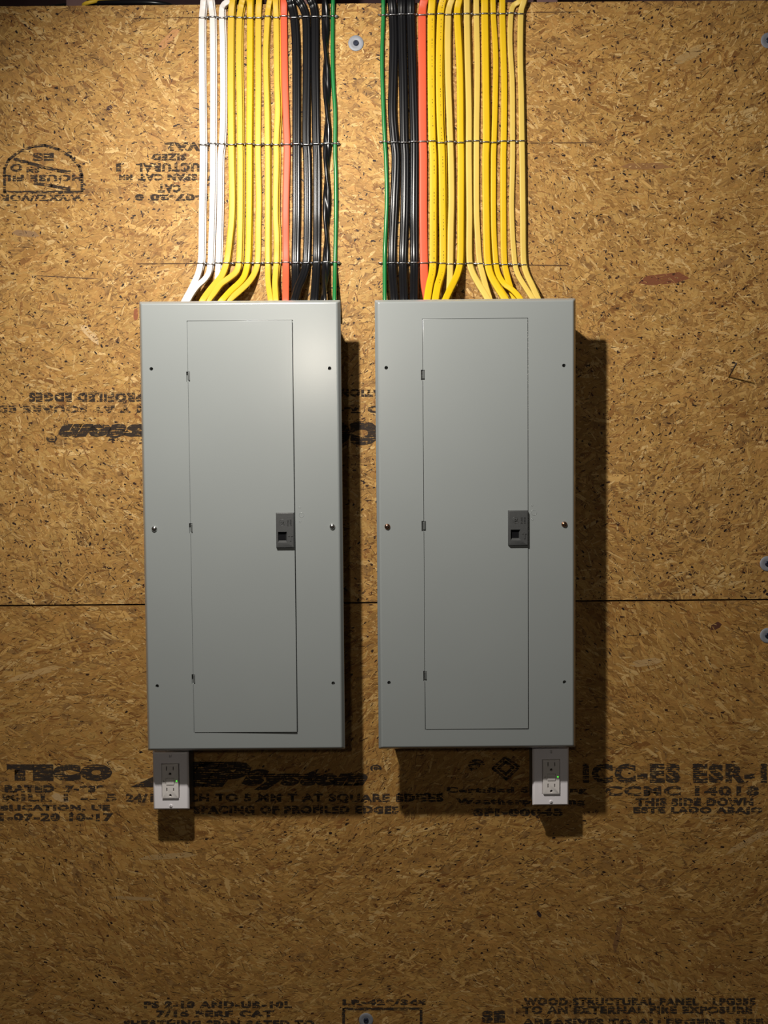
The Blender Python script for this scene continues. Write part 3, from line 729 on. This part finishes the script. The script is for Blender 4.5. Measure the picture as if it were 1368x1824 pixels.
RIGHT = [
 ('green', 'thin green ground wire on the left edge of the right bundle', [(0, 172), (120, 172), (400, 163), (600, 166), (1000, 182)], [(0, 190), (300, 197), (500, 190), (700, 182), (1020, 182), (1045, 182)], 6.2, .0064, 0, 'round', dict(end_d=.030)),
 ('blackc', 'black ridged cable of the right bundle beside the green wire', [(0, 232), (100, 240), (300, 246), (600, 240), (800, 236), (1000, 250)], [(0, 262), (300, 252), (750, 236), (1020, 252), (1045, 254)], 14, .0085, 0, 'ridged', dict(top_in=-2)),
 ('blackc', 'middle black ridged cable of the right bundle', [(0, 305), (120, 305), (600, 315), (1000, 322)], [(0, 328), (400, 325), (750, 314), (1020, 320), (1045, 320)], 14, .0085, 0, 'ridged', dict()),
 ('blackc', 'black ridged cable of the right bundle beside the orange one', [(0, 370), (120, 370), (600, 385), (1000, 395)], [(0, 395), (400, 392), (750, 395), (1020, 392), (1045, 392)], 14, .0085, 0, 'ridged', dict()),
 ('orange', 'orange flat cable of the right bundle', [(0, 466), (50, 454), (120, 450), (600, 452), (1000, 455)], [(0, 458), (400, 458), (750, 463), (880, 466), (960, 476), (1020, 488), (1045, 492)], 14, .0060, 0, 'flat', dict(top_in=3, end_d=.035)),
 ('deep', 'leftmost yellow flat cable of the right bundle, beside the orange one', [(0, 522), (100, 516), (600, 515), (1000, 522)], [(0, 529), (400, 529), (750, 528), (830, 522), (920, 502), (1010, 488), (1045, 482)], 12.5, T2, 1, 'flat', dict(marks=True, end_d=.055)),
 ('deep', 'second yellow flat cable of the right bundle, with printed marks', [(0, 600), (40, 590), (100, 582), (500, 573), (900, 580)], [(0, 591), (400, 596), (750, 598), (830, 588), (920, 562), (1010, 546), (1045, 540)], 12, T1, 1, 'flat', dict(top_in=5, marks=True, end_d=.055)),
 ('pale', 'third yellow flat cable of the right bundle, a paler yellow', [(0, 662), (40, 648), (100, 637), (500, 635), (900, 648)], [(0, 656), (300, 660), (500, 656), (750, 652), (880, 648), (1010, 640), (1045, 638)], 10.5, T1, 1, 'flat', dict(top_in=5, end_d=.035)),
 ('deep', 'fourth yellow flat cable of the right bundle, crossing over the third at the bottom', [(0, 716), (50, 705), (100, 701), (500, 720), (1000, 725)], [(0, 728), (500, 726), (750, 722), (830, 705), (890, 680), (950, 650), (1010, 622), (1045, 608)], 11.5, T2, 1, 'flat', dict(top_in=4, end_d=.060)),
 ('pale', 'fifth yellow flat cable of the right bundle, paler, first one bending right', [(0, 770), (100, 770), (400, 776), (800, 785), (1000, 785)], [(0, 785), (400, 789), (750, 790), (830, 812), (910, 855), (970, 892), (1010, 916), (1045, 935)], 10.5, T1, 1, 'flat', dict()),
 ('pale', 'sixth yellow flat cable of the right bundle, paler', [(0, 838), (100, 840), (500, 845), (900, 841)], [(0, 840), (400, 841), (600, 850), (750, 862), (850, 886), (940, 910), (1010, 932), (1045, 942)], 10, T1, 0, 'flat', dict()),
 ('deep', 'seventh yellow flat cable of the right bundle', [(0, 898), (100, 899), (600, 906), (1000, 910)], [(0, 905), (500, 910), (750, 920), (840, 940), (920, 982), (1010, 1040), (1045, 1062)], 12, T1, 1, 'flat', dict()),
 ('deep', 'eighth yellow flat cable of the right bundle, sweeping over the ninth at the bottom', [(0, 958), (100, 960), (400, 977), (700, 974), (1000, 966)], [(0, 962), (500, 963), (750, 978), (840, 996), (910, 1040), (950, 1095), (1000, 1142), (1045, 1170)], 9.5, T1, 0, 'flat', dict(end_d=.062)),
 ('deep', 'ninth yellow flat cable of the right bundle', [(0, 1025), (100, 1025), (300, 1030), (600, 1038), (1000, 1035)], [(0, 1032), (500, 1033), (750, 1039), (840, 1056), (940, 1084), (1010, 1112), (1045, 1124)], 10.5, T1, 0, 'flat', dict(end_d=.040)),
 ('pale', 'tenth yellow flat cable of the right bundle, folded over to the right at the top', [(10, 1150), (35, 1112), (60, 1096), (100, 1087), (300, 1080), (600, 1096), (1000, 1099)], [(0, 1099), (400, 1092), (750, 1113), (840, 1136), (920, 1182), (1010, 1240), (1045, 1262)], 9, T1, 0, 'flat', dict(top_in=10)),
 ('pale', 'rightmost yellow flat cable of the right bundle', [(0, 1182), (60, 1164), (100, 1157), (400, 1153), (700, 1160), (1000, 1165)], [(0, 1167), (400, 1172), (750, 1178), (840, 1200), (920, 1238), (1010, 1278), (1045, 1292)], 10, T1, 1, 'flat', dict(top_in=3)),
]
def stack_offsets(tops, dx): return [(y, x + dx) for y, x in tops]
LAY = {'L': [], 'R': []}
for bundle, ox, rows in (('L', 300, LEFT), ('R', 640, RIGHT)):
    for n_, (mk, lab, top, bot, wpx, th, stk, kd, ex) in enumerate(rows):
        nm = {'green': 'ground_wire', 'blackc': 'black_cable', 'white': 'white_cable', 'orange': 'orange_cable'}.get(mk, 'yellow_cable')
        dz = th / 2 + .0007
        if stk: dz += th + .0003
        side = 'left' if bundle == 'L' else 'right'
        grp = {'green': 'green ground wires', 'blackc': 'black cables of the %s bundle' % side, 'white': 'white cables', 'orange': 'orange cables'}.get(mk, 'yellow cables of the %s bundle' % side)
        full = lab
        o, ztop_c = cable(bundle, ox, top, bot, wpx, th, dz, M[mk], full, 'wire' if mk == 'green' else 'cable', nm, kd, group=grp, **ex)
        LAY[bundle].append((ox, top, bot, wpx, ztop_c))
        if stk:
            e2 = dict(ex); e2.pop('marks', None); e2['end_d'] = max(.012, ex.get('end_d', .045) - .010)
            dx = 13 if (n_ % 2 == 0 or mk == 'white') else 9
            mk2 = mk
            b2 = [(y, x + dx * (1 if y < 760 else .6)) for y, x in bot if y <= 1020]
            cable(bundle, ox, stack_offsets(top, dx), b2, wpx - .5, T1, T1 / 2 + .0007, M[mk2], ('twin cable tucked against the board behind the ' + lab.split(',')[0]), 'cable', nm, kd, group=grp, **e2)

# ------------------------------------------------------------------ tie wires across the bundles
def tie_wire(bundle, row, x_start, x_end, tilt, label):
    rows = LAY[bundle]
    a, b = [], []
    xs = []
    for (ox, top, bot, wpx, zt) in rows:
        xs.append((row_x(ox, top, bot, row), wpx, zt))
    xs.sort()
    def y_at(x): return row + tilt * (x - x_start)
    A = [P(x_start, y_at(x_start), .0022)]; B = [P(x_start + 1, y_at(x_start) + 1.5, .0016)]
    for i, (x, wpx, zt) in enumerate(xs):
        jy = rnd.uniform(-1.7, 1.7); h = wpx / 2
        A += [P(x - h - .8, y_at(x) + jy + .6, zt * .45 + .0012), P(x - h + 1.2, y_at(x) + jy, zt + .0008), P(x, y_at(x) + jy - .3, zt + .0014), P(x + h - 1.2, y_at(x) + jy, zt + .0008), P(x + h + .8, y_at(x) + jy + .6, zt * .45 + .0012)]
        if i + 1 < len(xs):
            gx = (x + h + xs[i + 1][0] - xs[i + 1][1] / 2) / 2
            gw = max(1.0, (xs[i + 1][0] - xs[i + 1][1] / 2 - x - h) / 2 - 1)
            A += [P(gx - gw * .5, y_at(gx) + 2.0, .0028), P(gx + gw * .5, y_at(gx) - 1.2, .0032)]
            B += [P(gx - gw, y_at(gx) - 1.6, .0030), P(gx, y_at(gx) + .5, .0050), P(gx + gw, y_at(gx) + 2.2, .0026)]
    A += [P(x_end - 4, y_at(x_end) + 1.8, .0040), P(x_end, y_at(x_end), .0022)]
    # second strand: short twists in the gaps, joined behind the cables
    B += [P(x_end - 3, y_at(x_end) - 1.4, .0034), P(x_end, y_at(x_end) + 1.5, .0016)]
    root = sweep('tie_wire', catmull(A), prof_round(.00135, 8), M['wire'])
    bm = bmesh.new(); tmp = sweep('tmp', [B[0]] + [B[1]] + [], prof_round(.0009, 6), M['wire']) if False else None
    bm.free()
    me = root.data; bm = bmesh.new(); bm.from_mesh(me)
    def add_seg(p0, p1, p2):
        pts = catmull([p0, p1, p2]); o = sweep('tmp', pts, prof_round(.0012, 8), M['wire'])
        bm.from_mesh(o.data); bpy.data.objects.remove(o)
    mid = B[1:-2]
    for k in range(0, len(mid) - 2, 3): add_seg(*mid[k:k + 3])
    add_seg(B[-2] + Vector((-.003, 0, 0)), B[-2], B[-1])
    bm.to_mesh(me); bm.free()
    me.polygons.foreach_set('use_smooth', [True] * len(me.polygons))
    props(root, label, 'wire', 'tie wires across the cable bundles')
tie_wire('L', 31, 354, 603, -.008, 'thin twisted tie wire holding the left cable bundle, top row')
tie_wire('L', 257, 354, 606, -.004, 'thin twisted tie wire holding the left cable bundle, middle row')
tie_wire('L', 469, 351, 607, -.004, 'thin twisted tie wire holding the left cable bundle, bottom row by the panel')
tie_wire('R', 26, 673, 936, -.010, 'thin twisted tie wire holding the right cable bundle, top row')
tie_wire('R', 253, 675, 936, -.004, 'thin twisted tie wire holding the right cable bundle, middle row')
tie_wire('R', 468, 674, 941, .010, 'thin twisted tie wire holding the right cable bundle, bottom row by the panel')

# ------------------------------------------------------------------ washers and the bent nail
for (x, y, r, lab) in ((634, 77, 13.5, 'round metal washer with a dark screw between the two cable bundles'),
                       (1369, 72, 13.5, 'round metal washer with a dark screw at the upper right edge of the board'),
                       (1367, 1004, 13.5, 'round metal washer with a dark screw at the right edge, just above the seam'),
                       (1367, 1132, 13.5, 'round metal washer with a dark screw at the right edge, just below the seam'),
                       (652, 1817, 13, 'round metal washer with a dark screw at the bottom edge of the picture')):
    p = P(x, y, .001); R = r / 923
    root = empty('fixing_washer', Vector((p.x, 0, p.z)), lab, 'washer', 'fixing washers on the board')
    bm = lathe_bm([(0, .0006), (R, .0006), (R, .0012), (R * .95, .0017), (R * .60, .0016), (R * .50, .0013), (0, .0012)], 40, (p.x, 0, p.z))
    from_bm('washer', bm, M['washer'], root, smooth=True)
    bm = lathe_bm([(0, .0013), (R * .36, .0013), (R * .36, .0028), (R * .28, .0036), (R * .14, .0036), (R * .10, .0026), (0, .0026)], 6 * 4, (p.x, 0, p.z))
    from_bm('screw_head', bm, M['darkscrew'], root)
a = P(1297, 674, -.004); b = P(1312, 647, .045)
dv = (b - a).normalized()
bm = bmesh.new()
nailpath = [a, a + (b - a) * .5, b]
nl = sweep('bent_nail', nailpath, prof_round(.0013, 10), M['nail'])
props(nl, 'thin dark nail sticking out of the board right of the right panel', 'nail')

# loose cables lying above the board
def loose(pts, r, m, label, name='overhead_cable'):
    o = sweep(name, catmull([Vector(p) for p in pts]), prof_round(r), m); props(o, label, 'cable', 'loose cables above the board')
loose([(-.80, .10, ztop + .03), (-.62, .05, ztop + .028), (-.50, .012, ztop + .012), (-.40, .02, ztop + .010), (-.30, .20, ztop + .04)], .004, M['blackc'], 'black cable draped over the top edge of the board near the upper left corner')
loose([(-.58, .30, ztop + .05), (-.585, .10, ztop + .030), (-.565, .018, ztop + .012), (-.54, .02, ztop + .02), (-.53, .12, ztop + .08)], .0035, M['yellow'], 'yellow cable end peeking over the top edge of the board, upper left')
